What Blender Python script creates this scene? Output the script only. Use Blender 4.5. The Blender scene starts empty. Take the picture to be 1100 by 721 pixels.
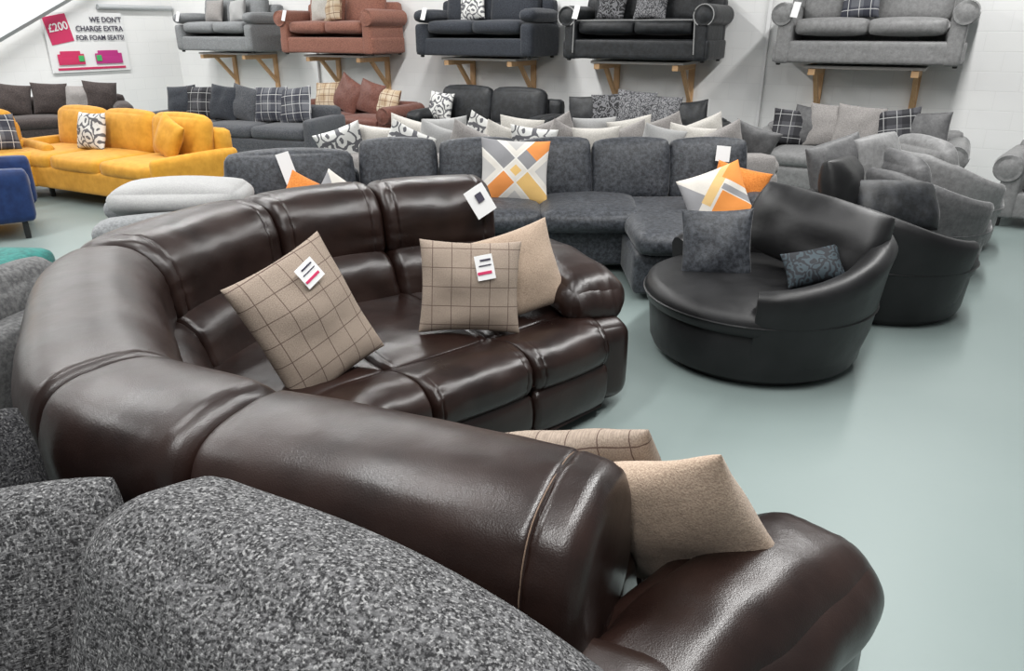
import bpy, math, random
from mathutils import Vector, Matrix, noise
random.seed(7)
R=math.radians
scene=bpy.context.scene
try:
    scene.view_settings.view_transform='Standard'
    scene.view_settings.look='None'
except Exception as e: print(e)

# ---------------------------------------------------------------- materials
class N:
    def __init__(s,name):
        s.m=bpy.data.materials.new(name); s.m.use_nodes=True
        s.nt=s.m.node_tree; s.b=s.nt.nodes['Principled BSDF']
    def n(s,t,**k):
        x=s.nt.nodes.new(t)
        for a,v in k.items(): setattr(x,a,v)
        return x
    def l(s,a,b): s.nt.links.new(a,b)
    def math(s,op,a,b=None,c=None):
        x=s.n('ShaderNodeMath',operation=op)
        for i,v in enumerate((a,b,c)):
            if v is None: continue
            if isinstance(v,(int,float)): x.inputs[i].default_value=v
            else: s.l(v,x.inputs[i])
        return x.outputs[0]
    def mix(s,f,a,b):
        x=s.n('ShaderNodeMix',data_type='RGBA')
        for i,v in ((0,f),(6,a),(7,b)):
            if isinstance(v,(int,float)): x.inputs[i].default_value=v
            elif isinstance(v,tuple): x.inputs[i].default_value=(*v,1) if len(v)==3 else v
            else: s.l(v,x.inputs[i])
        return x.outputs[2]
    def coord(s,kind='Object'):
        return s.n('ShaderNodeTexCoord').outputs[kind]
    def noise(s,vec,scale,detail=3,rough=.5):
        x=s.n('ShaderNodeTexNoise'); s.l(vec,x.inputs['Vector'])
        x.inputs['Scale'].default_value=scale; x.inputs['Detail'].default_value=detail
        x.inputs['Roughness'].default_value=rough
        return x.outputs['Fac']
    def ramp(s,f,a,b):
        x=s.n('ShaderNodeMapRange'); s.l(f,x.inputs[0]); x.inputs[1].default_value=a; x.inputs[2].default_value=b
        return x.outputs[0]
    def bump(s,h,strength,dist=.01,prev=None):
        x=s.n('ShaderNodeBump'); s.l(h,x.inputs['Height']); x.inputs['Strength'].default_value=strength
        x.inputs['Distance'].default_value=dist
        if prev: s.l(prev,x.inputs['Normal'])
        s.l(x.outputs[0],s.b.inputs['Normal']); return x.outputs[0]
    def base(s,c):
        if isinstance(c,tuple): s.b.inputs['Base Color'].default_value=(*c,1)
        else: s.l(c,s.b.inputs['Base Color'])
    def rough(s,r): s.b.inputs['Roughness'].default_value=r

def plain(name,c,r=.6,metal=0):
    k=N(name); k.base(c); k.rough(r); k.b.inputs['Metallic'].default_value=metal; return k.m
def leather(name,c1,c2,r=.36,spec=.5,wr=.35):
    k=N(name); v=k.coord()
    n1=k.noise(v,5,4); f=k.ramp(n1,.35,.7)
    k.base(k.mix(f,c1,c2))
    rr=k.math('MULTIPLY_ADD',n1,.22,r-.1); k.l(rr,k.b.inputs['Roughness'])
    k.b.inputs['Specular IOR Level'].default_value=spec
    vo=k.n('ShaderNodeTexVoronoi'); k.l(v,vo.inputs['Vector']); vo.inputs['Scale'].default_value=300
    p=k.bump(vo.outputs['Distance'],.12,.002)
    p=k.bump(k.noise(v,22,3,.55),wr*.6,.005,p)
    p=k.bump(k.noise(v,9,2,.45),wr,.012,p)
    k.bump(k.noise(v,4,1),.25,.03,p)
    return k.m
def fabric(name,c1,c2,scale=120,bump=.4,rough=.9,sheen=.15,lo=.35,hi=.65,detail=2,stretch=None,big=.35):
    k=N(name); v=k.coord()
    if stretch:
        mp=k.n('ShaderNodeMapping'); k.l(v,mp.inputs[0]); mp.inputs['Scale'].default_value=stretch; v2=mp.outputs[0]
    else: v2=v
    n1=k.noise(v2,scale,detail,.6); f=k.ramp(n1,lo,hi)
    col=k.mix(f,c1,c2)
    k.base(col); k.rough(rough)
    k.b.inputs['Sheen Weight'].default_value=sheen
    k.b.inputs['Specular IOR Level'].default_value=.25
    p=k.bump(n1,bump,.004)
    k.bump(k.noise(v,9,3),big,.02,p)
    return k.m
def weave(name,c1,c2,c3,sc=150):
    """chunky woven tweed: short light slubs over a dark ground"""
    k=N(name); v=k.coord()
    def lay(st,seed):
        mp=k.n('ShaderNodeMapping'); k.l(v,mp.inputs[0]); mp.inputs['Scale'].default_value=st; mp.inputs['Location'].default_value=(seed,seed,seed)
        return k.noise(mp.outputs[0],sc,2,.5)
    a=lay((1,1,.35),0); b_=lay((.4,.4,1.3),5)
    w=k.math('MAXIMUM',a,b_)
    col=k.mix(k.ramp(w,.46,.68),c1,c2)
    col=k.mix(k.math('MULTIPLY',k.ramp(k.noise(v,sc*.9,2),.54,.70),.85),col,c3)
    k.base(col); k.rough(.95); k.b.inputs['Specular IOR Level'].default_value=.15
    p=k.bump(w,.8,.005); k.bump(k.noise(v,8,2),.25,.02,p); return k.m
def velvet(name,c1,c2,lo=.42,hi=.62,sc=16,sheen=.35):
    k=N(name); v=k.coord()
    n1=k.noise(v,sc,5,.75); f=k.ramp(n1,lo,hi)
    k.base(k.mix(f,c1,c2)); k.rough(.55); k.b.inputs['Sheen Weight'].default_value=sheen
    k.b.inputs['Sheen Roughness'].default_value=.3
    p=k.bump(n1,.5,.006); k.bump(k.noise(v,5,2),.3,.03,p); return k.m
def plaid(name,base,base2,line,sp=.085,lw=.05,band=None,off=.5,rough=.9,amt=.85,ns=260):
    k=N(name); v=k.coord('UV'); sx=k.n('ShaderNodeSeparateXYZ'); k.l(v,sx.inputs[0])
    n1=k.noise(v,ns,2,.6)
    col=k.mix(k.ramp(n1,.3,.7),base,base2)
    def ln(o,width,spx,of):
        fr=k.math('FRACT',k.math('ADD',k.math('DIVIDE',o,spx),of+50))
        return k.math('LESS_THAN',k.math('ABSOLUTE',k.math('SUBTRACT',fr,.5)),width)
    if band:
        for o in (0,1):
            col=k.mix(k.math('MULTIPLY',ln(sx.outputs[o],.22,sp*2,.1),.55),col,band)
    a=k.math('MAXIMUM',ln(sx.outputs[0],lw,sp,off),ln(sx.outputs[1],lw,sp,off))
    col=k.mix(k.math('MULTIPLY',a,amt),col,line)
    k.base(col); k.rough(rough); k.b.inputs['Specular IOR Level'].default_value=.2
    p=k.bump(n1,.3,.002); k.bump(k.noise(k.coord(),10,3),.25,.02,p); return k.m
def geo(name,cA,cB,cC,base,kind=0):
    k=N(name); v=k.coord('UV'); sx=k.n('ShaderNodeSeparateXYZ'); k.l(v,sx.inputs[0]); x,y=sx.outputs[0],sx.outputs[1]
    s1=k.math('SUBTRACT',x,y); s2=k.math('ADD',x,y)
    a1=k.math('ABSOLUTE',s1); a2=k.math('ABSOLUTE',s2)
    G_=lambda a,b:k.math('GREATER_THAN',a,b); L_=lambda a,b:k.math('LESS_THAN',a,b); A_=lambda a,b:k.math('MULTIPLY',a,b)
    if kind==0:     # big X lattice
        lt=(.42,.41,.40)
        col=k.mix(A_(G_(a1,.15),G_(a2,.15)),base,lt)
        col=k.mix(A_(L_(a2,.10),G_(s1,.0)),col,cC)
        col=k.mix(A_(L_(a2,.10),L_(s1,-.10)),col,cB)
        col=k.mix(A_(L_(a1,.10),G_(s2,.10)),col,cB)
        col=k.mix(A_(L_(a1,.10),G_(s2,.24)),col,cA)
        col=k.mix(A_(L_(a1,.10),L_(s2,-.05)),col,cA)
        col=k.mix(A_(L_(a1,.10),L_(a2,.10)),col,base)
        col=k.mix(A_(L_(a1,.045),L_(a2,.045)),col,cC)
        col=k.mix(k.math('MAXIMUM',A_(G_(a1,.085),L_(a1,.10)),A_(G_(a2,.085),L_(a2,.10))),col,(.66,.64,.60))
    else:           # loose triangles
        col=k.mix(A_(G_(s1,.02),L_(s2,.10)),base,cA)
        col=k.mix(A_(L_(s1,-.10),L_(s2,-.02)),col,cB)
        col=k.mix(A_(L_(k.math('ABSOLUTE',k.math('SUBTRACT',s1,-.06)),.05),G_(s2,-.1)),col,cC)
        col=k.mix(A_(G_(s2,.22),G_(s1,-.05)),col,cA)
        col=k.mix(A_(L_(k.math('ABSOLUTE',k.math('SUBTRACT',s2,.14)),.03),G_(s1,.0)),col,cB)
    k.base(col); k.rough(.85); k.bump(k.noise(k.coord(),10,3),.25,.02); return k.m
def pattern(name,c1,c2,scale=14,th=.3):
    k=N(name); v=k.coord('UV'); vo=k.n('ShaderNodeTexVoronoi')
    nz=k.n('ShaderNodeTexNoise'); k.l(v,nz.inputs['Vector']); nz.inputs['Scale'].default_value=9
    mx=k.n('ShaderNodeVectorMath',operation='MULTIPLY_ADD'); k.l(nz.outputs['Color'],mx.inputs[0]); mx.inputs[1].default_value=(.12,.12,.12); k.l(v,mx.inputs[2])
    k.l(mx.outputs[0],vo.inputs['Vector']); vo.inputs['Scale'].default_value=scale
    w=k.math('SINE',k.math('MULTIPLY',vo.outputs['Distance'],14))
    k.base(k.mix(k.math('GREATER_THAN',w,th),c1,c2)); k.rough(.8); return k.m

LB=leather('brown_leather',(.0085,.0038,.0030),(.019,.0088,.0066),.31,.50,.22)
LK=leather('black_leather',(.006,.006,.0065),(.012,.012,.013),.43,.35,.18)
TH=plain('seam_thread',(.15,.10,.07),.7)
TW=weave('grey_tweed',(.018,.018,.019),(.125,.125,.128),(.29,.29,.29),205)
TWD=weave('dark_tweed',(.007,.007,.008),(.045,.045,.048),(.11,.11,.11),205)
CORD=fabric('grey_cord',(.06,.06,.062),(.13,.13,.13),60,.5)
VEL=velvet('charcoal_crushed_velvet',(.010,.012,.016),(.066,.073,.086),.40,.70,34,.22)
VEL2=fabric('charcoal_fabric',(.016,.019,.025),(.042,.047,.058),90)
VBL=velvet('black_velvet',(.004,.005,.006),(.016,.018,.022),sheen=.12)
GRY=fabric('mid_grey_fabric',(.15,.155,.16),(.23,.24,.245),70)
GRC=velvet('grey_chenille',(.13,.13,.13),(.23,.23,.23),.3,.7,25)
GRK=velvet('smoke_chenille',(.05,.05,.052),(.11,.11,.112),.3,.7,25)
GRD=fabric('dark_grey_fabric',(.040,.043,.05),(.09,.095,.105),80)
LGR=fabric('light_grey_fabric',(.30,.30,.30),(.36,.36,.355),120)
MUS=fabric('mustard_velvet',(.50,.235,.018),(.60,.295,.03),12,.15,rough=.7,sheen=.1,big=.15)
NVY=fabric('navy_velvet',(.005,.018,.075),(.009,.03,.11),12,.2,rough=.6,sheen=.15,big=.15)
TEAL=fabric('teal_velvet',(.01,.10,.09),(.02,.17,.15),30,.2)
RUST=fabric('rust_chenille',(.20,.085,.062),(.31,.14,.10),60)
BRF=fabric('brown_faux_leather',(.12,.045,.034),(.18,.075,.055),40,.2,rough=.5)
DBR=fabric('dark_brown_fabric',(.03,.024,.023),(.07,.055,.052),80)
BEI=fabric('beige_weave',(.27,.20,.15),(.40,.31,.235),220,.4)
CRM=fabric('cream_fabric',(.42,.40,.37),(.54,.52,.48),100,.3)
STN=fabric('stone_fabric',(.20,.187,.18),(.29,.275,.265),100,.3)
PLA=plaid('beige_check',(.19,.15,.12),(.33,.27,.22),(.06,.032,.028),.085,.02,amt=.8)
TAR=plaid('grey_tartan',(.09,.095,.11),(.16,.165,.18),(.55,.55,.55),.12,.03,(.02,.022,.035))
TAR2=plaid('black_tartan',(.05,.05,.055),(.10,.10,.11),(.42,.42,.42),.13,.025,(.01,.01,.012))
TANP=plaid('tan_check',(.42,.31,.2),(.5,.39,.27),(.16,.08,.05),.1,.05,(.6,.52,.4))
GEO=geo('geometric_lattice',(.66,.24,.06),(.22,.22,.23),(.62,.40,.14),(.60,.57,.52),0)
GEO2=geo('geometric_triangles',(.66,.24,.05),(.25,.25,.26),(.62,.42,.18),(.60,.57,.52),1)
FLO=pattern('mono_floral',(.60,.60,.58),(.10,.10,.11),9,.35)
DAM=pattern('charcoal_damask',(.015,.015,.017),(.16,.16,.17),16,.1)
DAM2=pattern('silver_zigzag',(.22,.22,.23),(.05,.05,.055),24,.0)
TEALP=pattern('dusk_pattern',(.03,.045,.055),(.008,.010,.014),22,.0)
ORG=fabric('orange_fabric',(.48,.15,.025),(.62,.22,.045),100)
WHT=plain('white_card',(.75,.75,.75),.5)
BRD=plain('shelf_board',(.42,.40,.38),.6)
PNK=plain('pink_print',(.55,.03,.11),.5)
INK=plain('dark_print',(.05,.045,.07),.5)
GRN=plain('green_print',(.05,.40,.12),.5)
MAUV=plain('mauve_print',(.45,.03,.20),.5)
FOOT=plain('black_foot',(.01,.01,.01),.4)
METAL=plain('grey_painted_steel',(.45,.47,.48),.4)
def woodm():
    k=N('bracket_pine'); v=k.coord(); w=k.n('ShaderNodeTexNoise'); mp=k.n('ShaderNodeMapping'); k.l(v,mp.inputs[0]); mp.inputs['Scale'].default_value=(30,30,2)
    k.l(mp.outputs[0],w.inputs['Vector']); w.inputs['Scale'].default_value=1.5
    k.base(k.mix(w.outputs['Fac'],(.50,.28,.13),(.70,.46,.25))); k.rough(.6); return k.m
WOOD=woodm()
def wallm():
    k=N('painted_blockwork'); v=k.coord('UV'); br=k.n('ShaderNodeTexBrick'); k.l(v,br.inputs['Vector'])
    br.inputs['Scale'].default_value=1; br.inputs['Brick Width'].default_value=.44; br.inputs['Row Height'].default_value=.215
    br.inputs['Mortar Size'].default_value=.006; br.inputs['Mortar Smooth'].default_value=.6
    br.inputs['Color1'].default_value=(.80,.80,.79,1); br.inputs['Color2'].default_value=(.785,.785,.78,1); br.inputs['Mortar'].default_value=(.75,.75,.745,1)
    k.base(br.outputs['Color']); k.rough(.6)
    p=k.bump(k.math('SUBTRACT',1,br.outputs['Fac']),.25,.005); k.bump(k.noise(k.coord(),90,3),.15,.004,p); return k.m
WALL=wallm()
def floorm():
    k=N('painted_concrete'); v=k.coord()
    n=k.noise(v,.8,4); n2=k.noise(v,25,5,.7)
    c=k.mix(k.ramp(n,.3,.7),(.178,.222,.215),(.203,.247,.240))
    c=k.mix(k.math('MULTIPLY',k.ramp(n2,.55,.8),.25),c,(.165,.205,.197))
    k.base(c); rr=k.math('MULTIPLY_ADD',n,.2,.36); k.l(rr,k.b.inputs['Roughness'])
    k.b.inputs['Specular IOR Level'].default_value=.4
    k.bump(n2,.06,.003); return k.m
FLOOR=floorm()

# ---------------------------------------------------------------- mesh builder
class B:
    def __init__(s): s.v=[]; s.f=[]; s.m=[]; s.uv=[]; s.mats=[]
    def mi(s,m):
        if m not in s.mats: s.mats.append(m)
        return s.mats.index(m)
    def add(s,vs,fs,m,M=None,uv=None):
        o=len(s.v); i=s.mi(m)
        for j,p in enumerate(vs):
            p=Vector(p); s.uv.append(uv[j] if uv else (p.x,p.z))
            s.v.append(M@p if M else p)
        for f in fs: s.f.append(tuple(o+q for q in f)); s.m.append(i)
    def rbox(s,c,size,r,m,bulge=0,rot=None,n=9,deform=None):
        hx,hy,hz=[a/2 for a in size]; r=min(r,hx*.98,hy*.98,hz*.98)
        key={}; vs=[]; fs=[]
        g=[math.sin((-1+2*i/n)*math.pi/2) for i in range(n+1)]
        def vert(a,b,cc):
            k=(round(a,5),round(b,5),round(cc,5))
            if k in key: return key[k]
            q=Vector((a*hx,b*hy,cc*hz))
            inn=Vector((max(-hx+r,min(hx-r,q.x)),max(-hy+r,min(hy-r,q.y)),max(-hz+r,min(hz-r,q.z))))
            d=q-inn; p=inn+d.normalized()*r if d.length>1e-9 else q
            if bulge:
                w=(1-a*a)*(1-b*b) if abs(cc)>.9999 else 0
                w2=(1-a*a)*(1-cc*cc) if abs(b)>.9999 else 0
                w3=(1-b*b)*(1-cc*cc) if abs(a)>.9999 else 0
                p.z+=math.copysign(bulge*w,cc) if w>0 else 0
                p.y+=math.copysign(bulge*w2,b) if w2>0 else 0
                p.x+=math.copysign(bulge*.5*w3,a) if w3>0 else 0
            if deform: p=deform(p)
            key[k]=len(vs); vs.append(p); return key[k]
        for ax in range(3):
            for sg in (-1,1):
                for i in range(n):
                    for j in range(n):
                        q=[]
                        for (u,w) in ((g[i],g[j]),(g[i+1],g[j]),(g[i+1],g[j+1]),(g[i],g[j+1])):
                            co=[0,0,0]; co[ax]=sg; co[(ax+1)%3]=u; co[(ax+2)%3]=w; q.append(vert(*co))
                        fs.append(q if sg>0 else q[::-1])
        M=Matrix.Translation(Vector(c))
        if rot is not None: M=M@rot
        s.add(vs,fs,m,M)
    def pillow(s,c,w,h,t,m,rot=None,n=14,pinch=.07,seed=0,cop=0,pw=.42):
        vs=[];uv=[];fs=[];key={}
        for side in (1,-1):
            for i in range(n+1):
                for j in range(n+1):
                    u=math.sin((-1+2*i/n)*math.pi/2*.999); v=math.sin((-1+2*j/n)*math.pi/2*.999)
                    edge=i in(0,n) or j in(0,n)
                    if edge and side==-1: continue
                    x=w/2*u*(1-pinch*(1-v*v)); z=h/2*v*(1-pinch*(1-u*u))
                    if pinch<0:   # rounded-corner squab
                        x=w/2*u*math.sqrt(1+pinch*v*v*2); z=h/2*v*math.sqrt(1+pinch*u*u*2)
                    q=max(0,(1-u*u)*(1-v*v)); y=side*t/2*q**pw
                    nz=noise.noise(Vector((x*7+seed*3.1,side*2,z*7+seed)))*.022*q**.3
                    y+=side*nz+noise.noise(Vector((x*4+seed,z*4,seed)))*.012
                    y+=side*.006*q**.5*math.sin(14*math.atan2(abs(v)-1.05,abs(u)-1.05)+seed)*max(0,(abs(u)+abs(v)-1))
                    if cop: z-=cop*math.exp(-(u/.3)**2)*max(0,v)**2*h
                    key[(side,i,j)]=len(vs); vs.append((x,-y,z)); uv.append((x,z))
        def K(sd,i,j): return key.get((sd,i,j),key.get((1,i,j)))
        for side in (1,-1):
            for i in range(n):
                for j in range(n):
                    q=[K(side,i,j),K(side,i+1,j),K(side,i+1,j+1),K(side,i,j+1)]
                    fs.append(q if side==1 else q[::-1])
        M=Matrix.Translation(Vector(c))
        if rot is not None: M=M@rot
        s.add(vs,fs,m,M,uv)
    def rings(s,rings,m,closed=False,caps=True,M=None):
        n=len(rings[0]); vs=[p for r in rings for p in r]; fs=[]
        k=len(rings)
        for i in range(k if closed else k-1):
            for j in range(n):
                a=i*n+j; b=i*n+(j+1)%n; c=((i+1)%k)*n+(j+1)%n; d=((i+1)%k)*n+j
                fs.append((a,b,c,d))
        if caps and not closed:
            for i,rev in ((0,True),(k-1,False)):
                ce=len(vs); pts=rings[i]; vs.append(sum((Vector(p) for p in pts),Vector())/n)
                for j in range(n):
                    f=(i*n+j,i*n+(j+1)%n,ce); fs.append(f[::-1] if rev else f)
        s.add(vs,fs,m,M)
    def tube(s,pts,r,m,n=8,closed=False,M=None):
        pts=[Vector(p) for p in pts]; rs=[]
        for i,p in enumerate(pts):
            d=(pts[min(i+1,len(pts)-1)]-pts[max(i-1,0)]).normalized()
            a=d.orthogonal() if abs(d.z)>.95 else d.cross(Vector((0,0,1))); a.normalize(); b=d.cross(a)
            rr=r[i] if isinstance(r,(list,tuple)) else r
            rs.append([p+a*math.cos(2*math.pi*k/n)*rr+b*math.sin(2*math.pi*k/n)*rr for k in range(n)])
        s.rings(rs,m,M=M)
    def lathe(s,prof,m,c=(0,0,0),n=48,M=None):
        rs=[[Vector((c[0]+r*math.cos(2*math.pi*k/n),c[1]+r*math.sin(2*math.pi*k/n),c[2]+z)) for k in range(n)] for r,z in prof]
        s.rings(rs,m,M=M)
    def done(s,name,loc=(0,0,0),yaw=0,M=None,smooth=True):
        me=bpy.data.meshes.new(name); me.from_pydata([tuple(p) for p in s.v],[],s.f)
        for m in s.mats: me.materials.append(m)
        me.polygons.foreach_set('material_index',s.m)
        uvl=me.uv_layers.new(name='UVMap')
        for lp in me.loops: uvl.data[lp.index].uv=s.uv[lp.vertex_index]
        me.polygons.foreach_set('use_smooth',[smooth]*len(s.f))
        me.update()
        import bmesh
        bm=bmesh.new(); bm.from_mesh(me); bmesh.ops.recalc_face_normals(bm,faces=bm.faces); bm.to_mesh(me); bm.free()
        if smooth:
            try: me.set_sharp_from_angle(angle=R(50))
            except Exception: pass
        o=bpy.data.objects.new(name,me); scene.collection.objects.link(o)
        if M is not None: o.matrix_world=M
        else: o.matrix_world=Matrix.Translation(Vector(loc))@Matrix.Rotation(yaw,4,'Z')
        return o
def rot(yaw=0,tilt=0,roll=0):
    return Matrix.Rotation(R(yaw),4,'Z')@Matrix.Rotation(R(tilt),4,'X')@Matrix.Rotation(R(roll),4,'Y')
def adopt(child,parent):
    mw=child.matrix_world.copy(); child.parent=parent
    child.matrix_parent_inverse=parent.matrix_basis.inverted(); child.matrix_basis=mw
pc=[0]
def pillow(name,loc,w,h,t,yaw,tilt,roll,m,pinch=.07,tag=None,cop=0,pw=.42,parent=None):
    b=B(); pc[0]+=1
    b.pillow((0,0,0),w,h,t,m,seed=pc[0],pinch=pinch,cop=cop,n=20,pw=pw)
    if tag:
        tx,tz,tw,th,col=tag
        Mt=rot(0,0,random.uniform(-12,5))
        b.rbox((tx,-t/2-.012,tz),(tw,.003,th),.001,WHT,rot=Mt,n=2)
        b.rbox((tx,-t/2-.015,tz-th*.22),(tw*.8,.003,th*.12),.001,col,rot=Mt,n=2)
        b.rbox((tx,-t/2-.015,tz+th*.3),(tw*.6,.003,th*.08),.001,INK,rot=Mt,n=2)
        b.rbox((tx,-t/2-.015,tz+th*.08),(tw*.7,.003,th*.05),.001,INK,rot=Mt,n=2)
    o=b.done(name,M=Matrix.Translation(Vector(loc))@rot(yaw,tilt,roll))
    if parent: adopt(o,parent)
    return o

# ---------------------------------------------------------------- generic sofa
def sofa(name,loc,yaw,W,m,D=.92,H=.86,seats=2,arm='straight',cush=None,pillows=(),tagx=None,z0=0,legs=.1,piping=None,scatter=False,seatm=None):
    b=B(); cush=cush or m; seatm=seatm or cush
    aw={'straight':.16,'scroll':.24,'pad':.24,'thin':.12}[arm]
    iw=W-2*aw; f=-D/2
    b.rbox((0,0,legs+.12),(W-.06,D-.06,.24),.03,m)
    b.rbox((0,D/2-.1,legs+(H-.1-legs)/2),(W-.1,.2,H-.1-legs),.07,m)
    sw=iw/seats
    for i in range(seats):
        x=-iw/2+sw*(i+.5)
        b.rbox((x,-.09,.42),(sw-.006,D-.24,.17),.06,seatm,bulge=.02)
        if not scatter:
            b.rbox((x,D/2-.26,.45+(H-.42)/2),(sw-.01,.2,H-.42),.09,cush,bulge=.03,rot=rot(0,-9,0))
    ah=.62 if arm!='thin' else .58
    for sg in (-1,1):
        x=sg*(W/2-aw/2)
        if arm in('straight','thin'):
            b.rbox((x,-.0,legs+(ah-legs)/2),(aw,D,ah-legs),.05,m,bulge=.006)
        elif arm=='scroll':
            b.rbox((x-sg*.02,0,legs+.24),(aw-.07,D-.03,.5),.04,m)
            pts=[(x+sg*.03,f-.01+D*k/10*.98,.56-.0*k) for k in range(11)]
            b.tube([(x+sg*.02,f-.012,.55),(x+sg*.02,f,.55)]+pts[1:],[.115,.125]+[.125]*10,m,20)
            b.tube([(x+sg*.02,f-.03,.55),(x+sg*.02,f-.012,.55)],[.03,.09],m,16)
            if piping:
                b.tube([(x+sg*.02+.125*math.cos(q*math.pi/12),f-.018,.55+.125*math.sin(q*math.pi/12)) for q in range(-4,17)],.007,piping,6)
                b.tube([(x-sg*.09,f-.01,.5),(x-sg*.075,f+.0,.10)],.007,piping,6)
        else:
            b.rbox((x,0,legs+.22),(aw-.04,D-.02,.44),.06,m)
            b.rbox((x,-.03,.57),(aw+.02,D-.1,.16),.075,m,bulge=.02)
        for yy in (-1,1):
            b.rbox((sg*(W/2-.1),yy*(D/2-.1),legs/2),(.05,.05,legs),.01,FOOT,n=3)
    if piping:
        b.tube([(-iw/2,f+.01,.50),(iw/2,f+.01,.50)],.006,piping,6)
    if tagx is not None:
        b.rbox((tagx,f-.03,.60),(.08,.004,.17),.001,WHT,n=2,rot=rot(0,-15,8))
    o=b.done(name,(loc[0],loc[1],z0),R(yaw))
    Mo=Matrix.Translation((loc[0],loc[1],z0))@Matrix.Rotation(R(yaw),4,'Z')
    for p in pillows:
        lx,mat,sz=p[:3]; rl=p[3] if len(p)>3 else random.uniform(-10,10); dy=p[4] if len(p)>4 else 0
        q=Mo@Vector((lx,D/2-(.34 if scatter else .50)+dy,.50+sz*.48))
        pillow('throw_pillow',q,sz,sz*.96,.17,yaw+random.uniform(-8,8),-16,rl,mat,parent=o)
    return o

# ---------------------------------------------------------------- room
def W(s,d,z=0): return Vector((4.475-.866*s-.5*d, 9.70+.5*s-.866*d, z))
def quad(name,pts,m,uv):
    b=B(); b.add(pts,[(0,1,2,3)],m,uv=uv); return b.done(name,smooth=False)
quad('floor',[(-16,-3,0),(9,-3,0),(9,19,0),(-16,19,0)],FLOOR,[(0,0),(25,0),(25,22),(0,22)])
H0=4.6
a=W(13,0); c=W(-6,0)
quad('wall_back',[a,c,c+Vector((0,0,H0)),a+Vector((0,0,H0))],WALL,[(0,0),(19,0),(19,H0),(0,H0)])
e=a+Vector((-.5,-.866,0))*11
quad('wall_left',[e,a,a+Vector((0,0,H0)),e+Vector((0,0,H0))],WALL,[(0,0),(11,0),(11,H0),(0,H0)])

# shelf brackets and shelf sofas
SH=1.35
def bracket(s):
    b=B()
    b.rbox((0,-.03,SH-.36),(.08,.05,.66),.004,WOOD,n=2)
    b.rbox((0,-.40,SH-.075),(.08,.74,.07),.004,WOOD,n=2)
    b.rbox((0,-.25,SH-.30),(.055,.70,.055),.004,WOOD,n=2,rot=rot(0,-46,0))
    return b.done('wooden_shelf_bracket',W(s,0),R(-30))
def shelf(s,w):
    b=B(); b.rbox((0,-.40,SH-.02),(w,.70,.035),.004,BRD,n=2)
    return b.done('wall_shelf',W(s,0),R(-30))
for s,m,kw in (( .08,GRC,dict(arm='scroll',seats=2,pillows=[(-.15,TAR,.42)])),
             (2.85,VBL,dict(arm='scroll',seats=2,piping=LGR,pillows=[(-.45,DAM,.42),(.1,DAM2,.45)])),
             (5.32,VEL2,dict(arm='pad',seats=2,pillows=[(-.2,FLO,.42)])),
             (8.15,RUST,dict(arm='scroll',seats=2,pillows=[(-.35,CRM,.42),(-.1,TANP,.42)])),
             (10.8,GRY,dict(arm='pad',seats=2,pillows=[(-.3,STN,.4),(.3,LGR,.4)]))):
    p=W(s,.5); sofa('wall_display_sofa',(p.x,p.y),-30,2.05,m,D=.9,H=.9,z0=SH,legs=.03,tagx=-.78,**kw)
    shelf(s,1.3)
    for q in (-.55,.55): bracket(s+q)
# poster on left wall
def wl(e,z,off=.02): return a+Vector((-.5,-.866,0))*e+Vector((.866,-.5,0))*off+Vector((0,0,z))
pe=bpy.data.objects.new('wall_poster',None); scene.collection.objects.link(pe)
Mp=Matrix.Translation(wl(1.9,1.52,.03))@Matrix.Rotation(R(60),4,'Z')
pe.matrix_world=Mp
def part(b,name):
    o=b.done(name,smooth=False); o.parent=pe; return o
b=B(); b.rbox((0,0,0),(1.5,.02,1.0),.003,WHT,n=2); part(b,'poster_board')
b=B(); b.rbox((-.50,-.015,.22),(.42,.01,.46),.003,PNK,n=2,rot=rot(0,0,-10))
for cx,cw,mt in ((-.38,.46,PNK),(.34,.50,MAUV)):       # little printed sofas
    b.rbox((cx,-.02,-.22),(cw*.8,.01,.16),.04,mt,n=3); b.rbox((cx,-.024,-.31),(cw,.01,.12),.03,mt,n=3)
    for sg in (-1,1): b.rbox((cx+sg*cw*.46,-.026,-.28),(cw*.14,.01,.18),.03,mt,n=3)
b.rbox((-.2,-.035,-.27),(.10,.01,.10),.05,GRN,n=4); b.rbox((.14,-.035,-.27),(.10,.01,.10),.05,GRN,n=4)
b.rbox((0,-.015,-.44),(1.3,.01,.04),.003,PNK,n=2); part(b,'poster_print')
def text(body,x,z,size,m,rl=0,al='CENTER'):
    cu=bpy.data.curves.new('poster_text','FONT'); cu.body=body; cu.size=size; cu.align_x=al; cu.materials.append(m); cu.offset=.003
    o=bpy.data.objects.new('poster_text',cu); scene.collection.objects.link(o); o.parent=pe
    o.location=(x,-.03,z); o.rotation_euler=(R(90),R(rl),0)
text("WE DON'T",.72,.34,.125,INK,0,'RIGHT'); text('CHARGE EXTRA',.72,.19,.125,INK,0,'RIGHT'); text('FOR FOAM SEATS!',.72,.04,.115,INK,0,'RIGHT')
text('£200',-.50,.2,.18,WHT,-10)
b=B(); b.tube([wl(.7,3.0,.25),wl(5,.9,.25)],.07,METAL,4); b.done('trim_1')
b=B(); b.tube([wl(.05,2.12,.06),wl(1.6,2.12,.06)],.045,METAL,8); b.done('trim_2')
for i,s in enumerate((1.35,9.2)):
    b=B(); b.rbox((0,-.03,H0/2),(.05,.05,H0),.005,WHT,n=2); b.done('trim_%d'%(i+3),W(s,0),R(-30))

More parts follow.
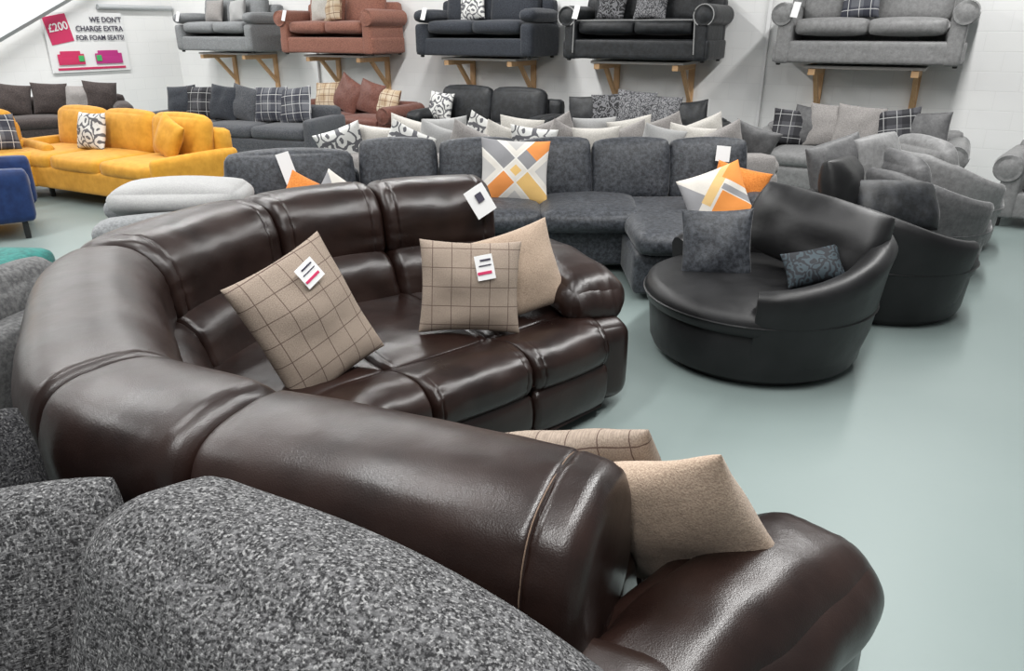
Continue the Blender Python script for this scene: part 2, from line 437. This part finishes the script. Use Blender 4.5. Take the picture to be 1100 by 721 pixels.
# ---------------------------------------------------------------- lower row along the wall
p=W(-.05,1.5); sofa('chesterfield_sofa',(p.x,p.y),-30,2.15,GRC,arm='scroll',seats=2,H=.84,scatter=True,pillows=[(-.72,TAR2,.42),(-.3,STN,.5),(.0,STN,.5,5,-.05),(.38,TAR2,.48),(.66,GRK,.46),(-.5,GRK,.46,5,.02)])
p=W(2.6,1.35); sofa('black_sofa',(p.x,p.y),-30,2.3,VBL,arm='scroll',seats=3,H=.82,scatter=True,pillows=[(-.75,VBL,.45),(-.4,DAM,.5),(-.05,DAM2,.55),(.32,DAM2,.5),(.7,VBL,.45)])
p=W(4.85,1.3); sofa('black_sofa',(p.x,p.y),-30,2.2,VBL,arm='pad',seats=2,H=.94,pillows=[(-.75,FLO,.42)])
p=W(7.3,1.3); sofa('brown_sofa',(p.x,p.y),-30,2.1,BRF,arm='scroll',seats=2,H=.8,scatter=True,pillows=[(-.65,TANP,.48),(-.2,BRF,.56,25),(.25,BRF,.52,12),(.6,TANP,.42)])
sofa('grey_tartan_sofa',(-3.9,11.1),-18,2.9,GRD,arm='straight',seats=3,H=.84,scatter=True,pillows=[(-1.1,VEL2,.5),(-.75,TAR2,.5),(-.35,VEL2,.52),(.0,GRD,.52),(.45,TAR,.52),(.85,TAR,.52)])
sofa('dark_brown_sofa',(-7.4,11.9),30,2.8,DBR,arm='pad',seats=3,H=.86,scatter=True,pillows=[(-1,DBR,.5),(-.6,STN,.45),(-.2,DBR,.5),(.3,DBR,.5),(.7,STN,.45),(1,DBR,.5)])
# mustard corner
sofa('mustard_sofa',(-4.36,8.30),-28,2.7,MUS,arm='thin',seats=3,H=.88,D=1.05,legs=.14,pillows=[(-.35,FLO,.42),(.9,MUS,.42,20)])
sofa('mustard_sofa',(-6.0,7.95),50,1.9,MUS,arm='thin',seats=2,H=.88,D=.95,legs=.14,pillows=[(.55,TAR,.42)])
sofa('navy_armchair',(-4.85,6.75),120,1.0,NVY,arm='straight',seats=1,H=.78,D=.85,legs=.16)
b=B(); b.rbox((0,0,.26),(.55,.55,.26),.07,TEAL,bulge=.02)
for sx in(-1,1):
    for sy in(-1,1): b.rbox((sx*.2,sy*.2,.07),(.04,.04,.14),.01,FOOT,n=3)
b.done('teal_footstool',(-3.36,4.62,0))
# light grey sofa arm end w/ cushion
sofa('light_grey_sofa',(-2.40,4.98),112,1.0,GRY,arm='pad',seats=1,H=.60,D=.85,legs=.05,scatter=True)
b=B(); b.rbox((0,0,0),(.84,.48,.17),.085,LGR,bulge=.05,n=12); b.done('grey_bolster_cushion',(-2.22,5.00,.70),R(4))

# ---------------------------------------------------------------- row behind charcoal sofa
ss=sofa('stone_sofa',(.3,7.25),180,4.3,STN,arm='pad',seats=4,H=.8,scatter=True)
ms=[FLO,CRM,FLO,LGR,STN,CRM,FLO,STN,CRM,STN,LGR,CRM,STN,GRK]
for i,m in enumerate(ms):
    x=-1.55+i*.29
    pillow('throw_pillow',(x,6.98+.1*(i%2),.73),.44,.42,.17,180+random.uniform(-20,20),-14,random.uniform(-28,28),m,pinch=.1,parent=ss)
for i,m in enumerate([CRM,LGR,FLO,CRM,STN,LGR,CRM,STN,CRM]):
    x=-1.0+i*.36
    pillow('throw_pillow',(x,7.5+.08*(i%2),.75),.44,.42,.17,180+random.uniform(-20,20),-14,random.uniform(-28,28),m,pinch=.1,parent=ss)

# ---------------------------------------------------------------- charcoal corner sofa
b=B()
b.rbox((.35,5.95,.22),(2.9,.95,.30),.04,VEL)           # straight base
b.rbox((.3,6.38,.38),(3.1,.2,.62),.08,VEL)
for x in [-.92,-.27,.33,.96,1.58]:
    b.rbox((x,6.12,.685),(.61,.19,.47),.045,VEL,bulge=.03,rot=rot(random.uniform(-4,4),-14,random.uniform(-3,3)))
for x in (-.95,-.17,.6):
    b.rbox((x,5.78,.43),(.775,.86,.17),.065,VEL,bulge=.03)
b.rbox((1.22,5.35,.2),(.78,1.0,.30),.04,VEL); b.rbox((1.22,5.4,.42),(.77,1.25,.16),.065,VEL,bulge=.03)
b.rbox((1.80,5.85,.34),(.2,1.05,.6),.07,VEL)
RL=rot(20)
def L(x,y,z): return (Matrix.Translation((-1.66,5.74,0))@RL)@Vector((x,y,z))
b.rbox(L(0,0,.22),(1.1,.92,.30),.04,VEL,rot=RL); b.rbox(L(0,.38,.38),(1.1,.2,.62),.08,VEL,rot=RL)
b.rbox(L(-.02,.14,.64),(.95,.2,.44),.06,VEL,bulge=.04,rot=RL@rot(0,-13,1)); b.rbox(L(0,-.1,.43),(.95,.8,.17),.065,VEL,bulge=.03,rot=RL)
b.rbox(L(-.55,0,.34),(.16,.95,.6),.07,VEL,rot=RL)
b.rbox(L(-.05,-.02,.76),(.10,.004,.26),.001,WHT,rot=RL@rot(0,-14,-14),n=2)
b.rbox((1.66,5.96,.84),(.11,.004,.12),.001,WHT,rot=rot(0,-14,5),n=2)
for x in(-2.0,-1.1,.3,1.5):
    b.rbox((x,5.75,.04),(.06,.06,.08),.01,FOOT,n=3)
b.done('charcoal_corner_sofa')
pillow('geometric_throw_pillow',(0.02,5.84,.72),.54,.50,.18,5,-18,4,GEO)
pillow('geometric_throw_pillow',(1.48,5.36,.60),.46,.46,.17,-18,-22,-24,GEO2)
pillow('geometric_throw_pillow',(-1.26,5.36,.58),.36,.36,.15,24,-20,38,GEO2)
pillow('orange_throw_pillow',(1.68,5.58,.60),.42,.42,.15,-30,-18,10,ORG)
pillow('orange_throw_pillow',(-1.50,5.40,.56),.38,.38,.15,20,-20,30,ORG)

# ---------------------------------------------------------------- swivel chairs
def swivel(name,loc,face,m,r=.6,hb=.82,ha=.56,seatm=None,opening=62,back=True):
    b=B(); seatm=seatm or m; k=r/.6
    n=44; rs=[]
    for i in range(n+1):
        th=R(opening)+ (2*math.pi-2*R(opening))*i/n
        e=min(1,min(i,n-i)/5)
        w=.5-.5*math.cos(math.pi*min(1,min(i,n-i)/(n*.42)))
        h=ha+(hb-ha)*w
        prof=[(.47,.05),(.50,.05),(.545,.25),(.58,h-.12),(.595,h-.04),(.575,h-.005),(.54,h+.005),(.49,h-.01),(.455,h-.05),(.44,h-.14),(.42,.3),(.43,.06)]
        ce=(.50,h*.5); q=[]
        for (rr,zz) in prof:
            f=.0 if e>=1 else .06*(1-math.sqrt(1-(1-e)**2))
            rr=rr+(ce[0]-rr)*min(1,f*5); zz=zz-(zz-ce[1])*f*.8
            q.append(Vector((rr*k*math.cos(th),rr*k*math.sin(th),zz)))
        rs.append(q)
    b.rings(rs,m)
    b.lathe([(.40*k,.0),(.44*k,.0),(.44*k,.05),(.40*k,.05)],FOOT)
    b.lathe([(.2*k,.05),(.50*k,.05),(.515*k,.09),(.53*k,.27),(.52*k,.31),(.3*k,.32)],m)
    b.lathe([(.2*k,.29),(.50*k,.29),(.545*k,.315),(.56*k,.37),(.545*k,.42),(.50*k,.445),(.3*k,.465),(.02,.47)],seatm)
    b.lathe([(.552*k,.362),(.566*k,.37),(.552*k,.378)],seatm)
    if back:
        b.rbox((-.30*k,0,.66),(.2,.78*k,.46),.09,m,bulge=.05,rot=Matrix.Rotation(R(-14),4,'Y'))
    return b.done(name,(loc[0],loc[1],0),R(face))
swivel('black_swivel_chair',(1.40,4.04),190,LK,r=.68,hb=.74,ha=.56,back=False)
pillow('black_back_cushion',(1.68,4.06,.70),.80,.42,.28,-48,-24,7,LK,pinch=-.06,pw=.34)
pillow('charcoal_throw_pillow',(1.17,4.14,.61),.40,.40,.15,-14,-16,-4,VEL)
pillow('dusk_pattern_throw_pillow',(1.60,3.80,.58),.30,.20,.12,-14,-35,-16,TEALP)
swivel('black_swivel_chair',(2.50,4.82),12,LK,r=.58,hb=.76,ha=.56,back=False)
pillow('black_back_cushion',(2.20,4.98,.77),.62,.40,.24,55,-14,4,LK,pinch=-.04,pw=.36)
pillow('black_back_cushion',(2.56,4.92,.66),.60,.34,.2,10,-30,4,VBL,pinch=-.04,pw=.36)
swivel('grey_swivel_chair',(3.14,5.72),12,GRK,r=.56,hb=.80,ha=.6,back=True)
pillow('grey_back_cushion',(2.76,5.72,.80),.50,.44,.24,30,-12,-4,GRC,pinch=-.04,pw=.36)
pillow('dark_back_cushion',(2.42,5.60,.78),.50,.44,.2,20,-12,-12,GRK,pinch=.02,pw=.4)
swivel('grey_swivel_chair',(3.74,6.45),12,GRC,r=.5,hb=.8,ha=.58)
sofa('chesterfield_armchair',(5.25,7.0),-40,1.15,GRC,arm='scroll',seats=1,H=.85)

# ---------------------------------------------------------------- brown leather curved sofa
Tp=[(.20,1.17),(-.60,1.50),(-1.00,1.72),(-1.26,2.12),(-1.54,2.82),(-1.25,3.60),(-.75,3.98),(-.15,4.2)]
Fp=[(.52,1.95),(-.22,2.2),(-.42,2.3),(-.47,2.38),(-.44,2.46),(-.30,2.55),(.10,2.88),(.46,3.20)]
def cr(P,s):
    n=len(P)-1; i=min(int(s),n-1); t=s-i
    g=lambda k: Vector(P[k]) if 0<=k<=n else (2*Vector(P[0])-Vector(P[1]) if k<0 else 2*Vector(P[n])-Vector(P[n-1]))
    p0,p1,p2,p3=g(i-1),g(i),g(i+1),g(i+2)
    return .5*((2*p1)+(p2-p0)*t+(2*p0-5*p1+4*p2-p3)*t*t+(3*p1-p0-3*p2+p3)*t**3)
def closedcr(P,per=5):
    n=len(P); out=[]
    for i in range(n):
        p0,p1,p2,p3=[Vector(P[(i+k)%n]) for k in (-1,0,1,2)]
        for j in range(per):
            t=j/per; out.append(.5*((2*p1)+(p2-p0)*t+(2*p0-5*p1+4*p2-p3)*t*t+(3*p1-p0-3*p2+p3)*t**3))
    return out
def fr(s):
    T=cr(Tp,s); F=cr(Fp,s); d=(F-T); L=d.length
    e=.02; tg=(cr(Tp,min(7,s+e))-cr(Tp,max(0,s-e))).normalized(); nn=Vector((tg.y,-tg.x))
    if nn.dot(d)<0: nn=-nn
    return T,F,d/L,L,nn
def pad(b,prof,s0,s1,m,endr=.05,puff=.012,seams=(),useN=True,n=26,wr=.005,gather=1.2):
    ln=sum((cr(Tp,s0+(s1-s0)*(i+1)/10)-cr(Tp,s0+(s1-s0)*i/10)).length for i in range(10))
    ts=[i/n for i in range(n+1)]
    for e in (0,.08,.2,.4,.65,1): 
        ts+= [e*endr/ln,1-e*endr/ln]
    for q in seams: ts+=[q-.014/ln,q-.006/ln,q,q+.006/ln,q+.014/ln]
    ts=sorted(set(round(t,5) for t in ts)); rs=[]
    for t in ts:
        s=s0+(s1-s0)*t; T,F,D,L,nn=fr(s)
        P=closedcr(prof(L),6); c=sum(P,Vector((0,0)))/len(P)
        de=min(t,1-t)*ln
        ins=endr-math.sqrt(max(0,endr**2-(endr-de)**2)) if de<endr else 0
        for q in seams: ins+=.006*math.exp(-((t-q)*ln/.006)**2)
        ins-=puff*(1-(2*t-1)**4)
        dse=min([de]+[abs(t-q)*ln for q in seams])
        edge=gather*math.exp(-dse/.05)*min(1,de/.02)
        ring=[]
        for p in P:
            dd=c-p; l=dd.length; p2=p+dd/l*min(ins,l*.9)
            u,z=p2
            if useN:
                k=max(0,min(1,(u-.1)/.5)); dirn=(nn*(1-k)+D*k).normalized()
            else: dirn=D
            w=T+dirn*u
            v=Vector((w.x,w.y,z)); nz=noise.noise(Vector((v.x*4,v.y*4,v.z*4)))+.4*noise.noise(Vector((v.x*11,v.y*11,v.z*8)))
            nz+=edge*noise.noise(Vector((u*30,z*30,s*1.5)))*.7
            v+=Vector((dirn.x,dirn.y,.6))*nz*wr
            ring.append(v)
        rs.append(ring)
    b.rings(rs,m); return ts
def thread(b,prof,s,k0,k1,r=.0014,off=.006):
    T,F,D,L,nn=fr(s); P=closedcr(prof(L)); c=sum(P,Vector((0,0)))/len(P); pts=[]
    for i in range(k0,k1):
        p=P[i%len(P)]; p=p-(c-p).normalized()*off; w=T+nn*p.x; pts.append((w.x,w.y,p.y))
    b.tube(pts,r,TH,5)
b=B()
head=lambda L:[(-.19,.60),(-.215,.74),(-.21,.87),(-.155,.955),(-.03,.978),(.09,.955),(.17,.87),(.19,.76),(.19,.66),(.10,.60),(-.10,.58)]
lumb=lambda L:[(.05,.66),(.19,.66),(.27,.61),(.31,.52),(.33,.42),(.2,.38),(.05,.42)]
shell=lambda L:[(-.22,.06),(-.235,.3),(-.22,.50),(-.18,.66),(0,.70),(.1,.6),(.1,.06)]
basep=lambda L:[(.0,.05),(L-.10,.05),(L-.07,.12),(L-.07,.28),(L-.12,.33),(.0,.33)]
seatp=lambda L:[(.15,.30),(.18,.42),(.33,.460),(L*.5+.06,.462),(L-.36,.452),(L-.32,.444),(L-.26,.462),(L-.14,.478),(L-.04,.455),(L+.01,.39),(L-.01,.30),(L-.12,.27),(L*.5,.27)]
footp=lambda L:[(L-.15,.10),(L-.03,.08),(L+.005,.13),(L+.01,.22),(L-.02,.285),(L-.15,.28)]
pad(b,shell,0,7,LB,puff=0,n=90)
pad(b,basep,0,7,LB,puff=0,n=90,useN=False)
mods=[(0,1),(1,2.0),(2.0,4),(4,5),(5,6),(6,7)]
for i,(s0,s1) in enumerate(mods):
    g=.003
    sm=(.12,) if i in(0,) else ((.12,.88) if i in (3,4,5) else ())
    pad(b,head,s0+g,s1-g,LB,endr=.05,puff=.016,seams=sm,n=70,gather=2.4,wr=.0055)
    pad(b,lumb,s0+g,s1-g,LB,endr=.05,puff=.024,n=40,gather=2.5)
for (s0,s1) in ((0,1),(1,2),(2,5),(5,6),(6,7)):
    pad(b,seatp,s0+.003,s1-.003,LB,endr=.05,puff=.016,n=60,useN=False,wr=.008,gather=2,seams=(.1,.9) if s0>=5 else ())
    if s0 in (0,5,6): pad(b,footp,s0+.003,s1-.003,LB,endr=.04,puff=.012,n=30,useN=False)
thread(b,head,.127,8,36,off=.009)
for (s0,s1) in mods:
    for uu,zz in ((-.13,.966),(.125,.928)):
        if uu>0 and s1<=2: continue
        pts=[]
        for i in range(31):
            t=i/30; s=s0+.12*(s1-s0)+.76*(s1-s0)*t; T,F,D,L,nn=fr(s); w=T+nn*uu; pts.append((w.x,w.y,zz+.013*(1-(2*t-1)**4)))
        b.tube(pts,.0013,TH,5)
def arm(p0,p1,w,zt,zb,bw,ext=0,bt=.52):
    p0=Vector(p0);p1=Vector(p1); d=p1-p0; L=d.length; ang=math.atan2(d.y,d.x)
    Mr=Matrix.Rotation(ang,4,'Z'); c=(p0+p1)/2; c2=c+d.normalized()*ext/2
    b.rbox((c2.x,c2.y,(bt+.05)/2),(L+ext,bw,bt-.05),.08,LB,bulge=.04,rot=Mr,n=16)
    def df(p):
        k=(p.x/(L/2)); p=p.copy(); p.z-=.045*max(0,k)**3+.03*max(0,-k)**2
        g=math.exp(-(1-abs(k))/.15) if abs(k)<1.1 else 0
        p+=Vector((0,1,1))*(noise.noise(p*7)*.010+g*noise.noise(Vector((p.x*8,p.y*32,3)))*.010)
        p.z-=.006*math.exp(-((p.x-L*.36)/.010)**2)
        return p
    b.rbox((c.x,c.y,(zt+zb)/2),(L+.06,w,zt-zb),(zt-zb)*.47,LB,bulge=.03,rot=Mr,n=44,deform=df)
arm((.06,4.15),(.41,3.36),.34,.67,.45,.28,.12,.46)
arm((.12,.90),(.76,1.48),.34,.70,.44,.29,0,.55)
# rounded lower-back bolster behind the near arm
b.rbox((.13,.99,.55),(.42,.26,.32),.11,LB,bulge=.02,rot=rot(-20),n=14)
# price tag on headrest
b.rbox((-.17,3.945,.90),(.12,.003,.16),.001,WHT,rot=rot(20,-12,-28),n=2)
b.rbox((-.172,3.940,.92),(.04,.003,.05),.001,INK,rot=rot(20,-12,-28),n=2)
b.done('brown_leather_corner_sofa')
pillow('check_throw_pillow',(-.80,2.73,.69),.46,.55,.18,44,-18,-18,PLA,tag=(.06,.17,.09,.09,PNK),pinch=.06)
pillow('check_throw_pillow',(-.19,3.2,.67),.46,.42,.16,6,-16,3,PLA,tag=(.06,.09,.08,.11,PNK))
pillow('beige_throw_pillow',(.02,3.4,.67),.44,.42,.15,15,-16,-14,BEI)
pillow('beige_throw_pillow',(.37,1.40,.71),.42,.42,.15,-26,20,-26,BEI)
pillow('check_throw_pillow',(.21,1.63,.66),.44,.40,.15,-22,20,-18,PLA)

# ---------------------------------------------------------------- foreground grey tweed sofa
b=B()
YG=-26
RG=rot(YG)
def G(x,y,z): return (Matrix.Translation((-.42,.62,0))@RG)@Vector((x,y,z))
b.rbox(G(.0,-.05,.25),(1.9,.85,.3),.05,TW,rot=RG)
b.rbox(G(.0,.44,.34),(1.7,.14,.56),.06,TW,rot=RG)
b.rbox(G(.0,-.1,.45),(1.5,.8,.18),.07,TW,rot=RG)
def dfc(p):
    p=p.copy(); u=p.x/.45; p.z-=.06*max(0,u)**2+.02*u; p.y+=noise.noise(p*3)*.015; return p
b.rbox(G(.04,.26,.715),(.96,.34,.58),.12,TW,bulge=.03,rot=RG@rot(0,-16,2),n=26,deform=dfc)
b.rbox(G(.90,-.15,.28),(.2,.75,.46),.08,TW,rot=RG)
b.done('grey_tweed_sofa')
pillow('tweed_scatter_cushion',(-1.02,1.18,.66),.52,.5,.26,14,-14,-4,TW,pinch=-.06,pw=.4)
pillow('tweed_scatter_cushion',(-1.20,1.24,.78),.50,.5,.24,60,-10,8,TWD,pinch=-.10,pw=.4)
# grey cord sofa left of brown
sofa('grey_cord_sofa',(-2.22,2.55),262,1.5,CORD,seats=2,H=.82,D=.75)

# ---------------------------------------------------------------- light
w=bpy.data.worlds.new('World'); scene.world=w; w.use_nodes=True
w.node_tree.nodes['Background'].inputs[0].default_value=(.97,.99,1,1); w.node_tree.nodes['Background'].inputs[1].default_value=.24
def strip(x,y,yaw,L,e,z=4.4,wd=.3):
    l=bpy.data.lights.new('ceiling_strip_light','AREA'); l.shape='RECTANGLE'; l.size=L; l.size_y=wd; l.energy=e; l.color=(1,.995,.98)
    o=bpy.data.objects.new('ceiling_strip_light',l); scene.collection.objects.link(o); o.location=(x,y,z); o.rotation_euler=(0,0,R(yaw))
for i,(d) in enumerate((2.5,5.5,8.5,11.5)):
    for s in (0,6,12):
        p=W(s-1,d); strip(p.x,p.y,-30+90,2.6,140)
strip(-1.5,2.2,60,2.6,95)
# ---------------------------------------------------------------- camera
cd=bpy.data.cameras.new('camera'); cd.sensor_width=36; cd.lens=800/1100*36; cd.clip_start=.05
co=bpy.data.objects.new('camera',cd); scene.collection.objects.link(co); co.location=(0,0,1.75); co.rotation_euler=(R(67.6),0,0)
scene.camera=co
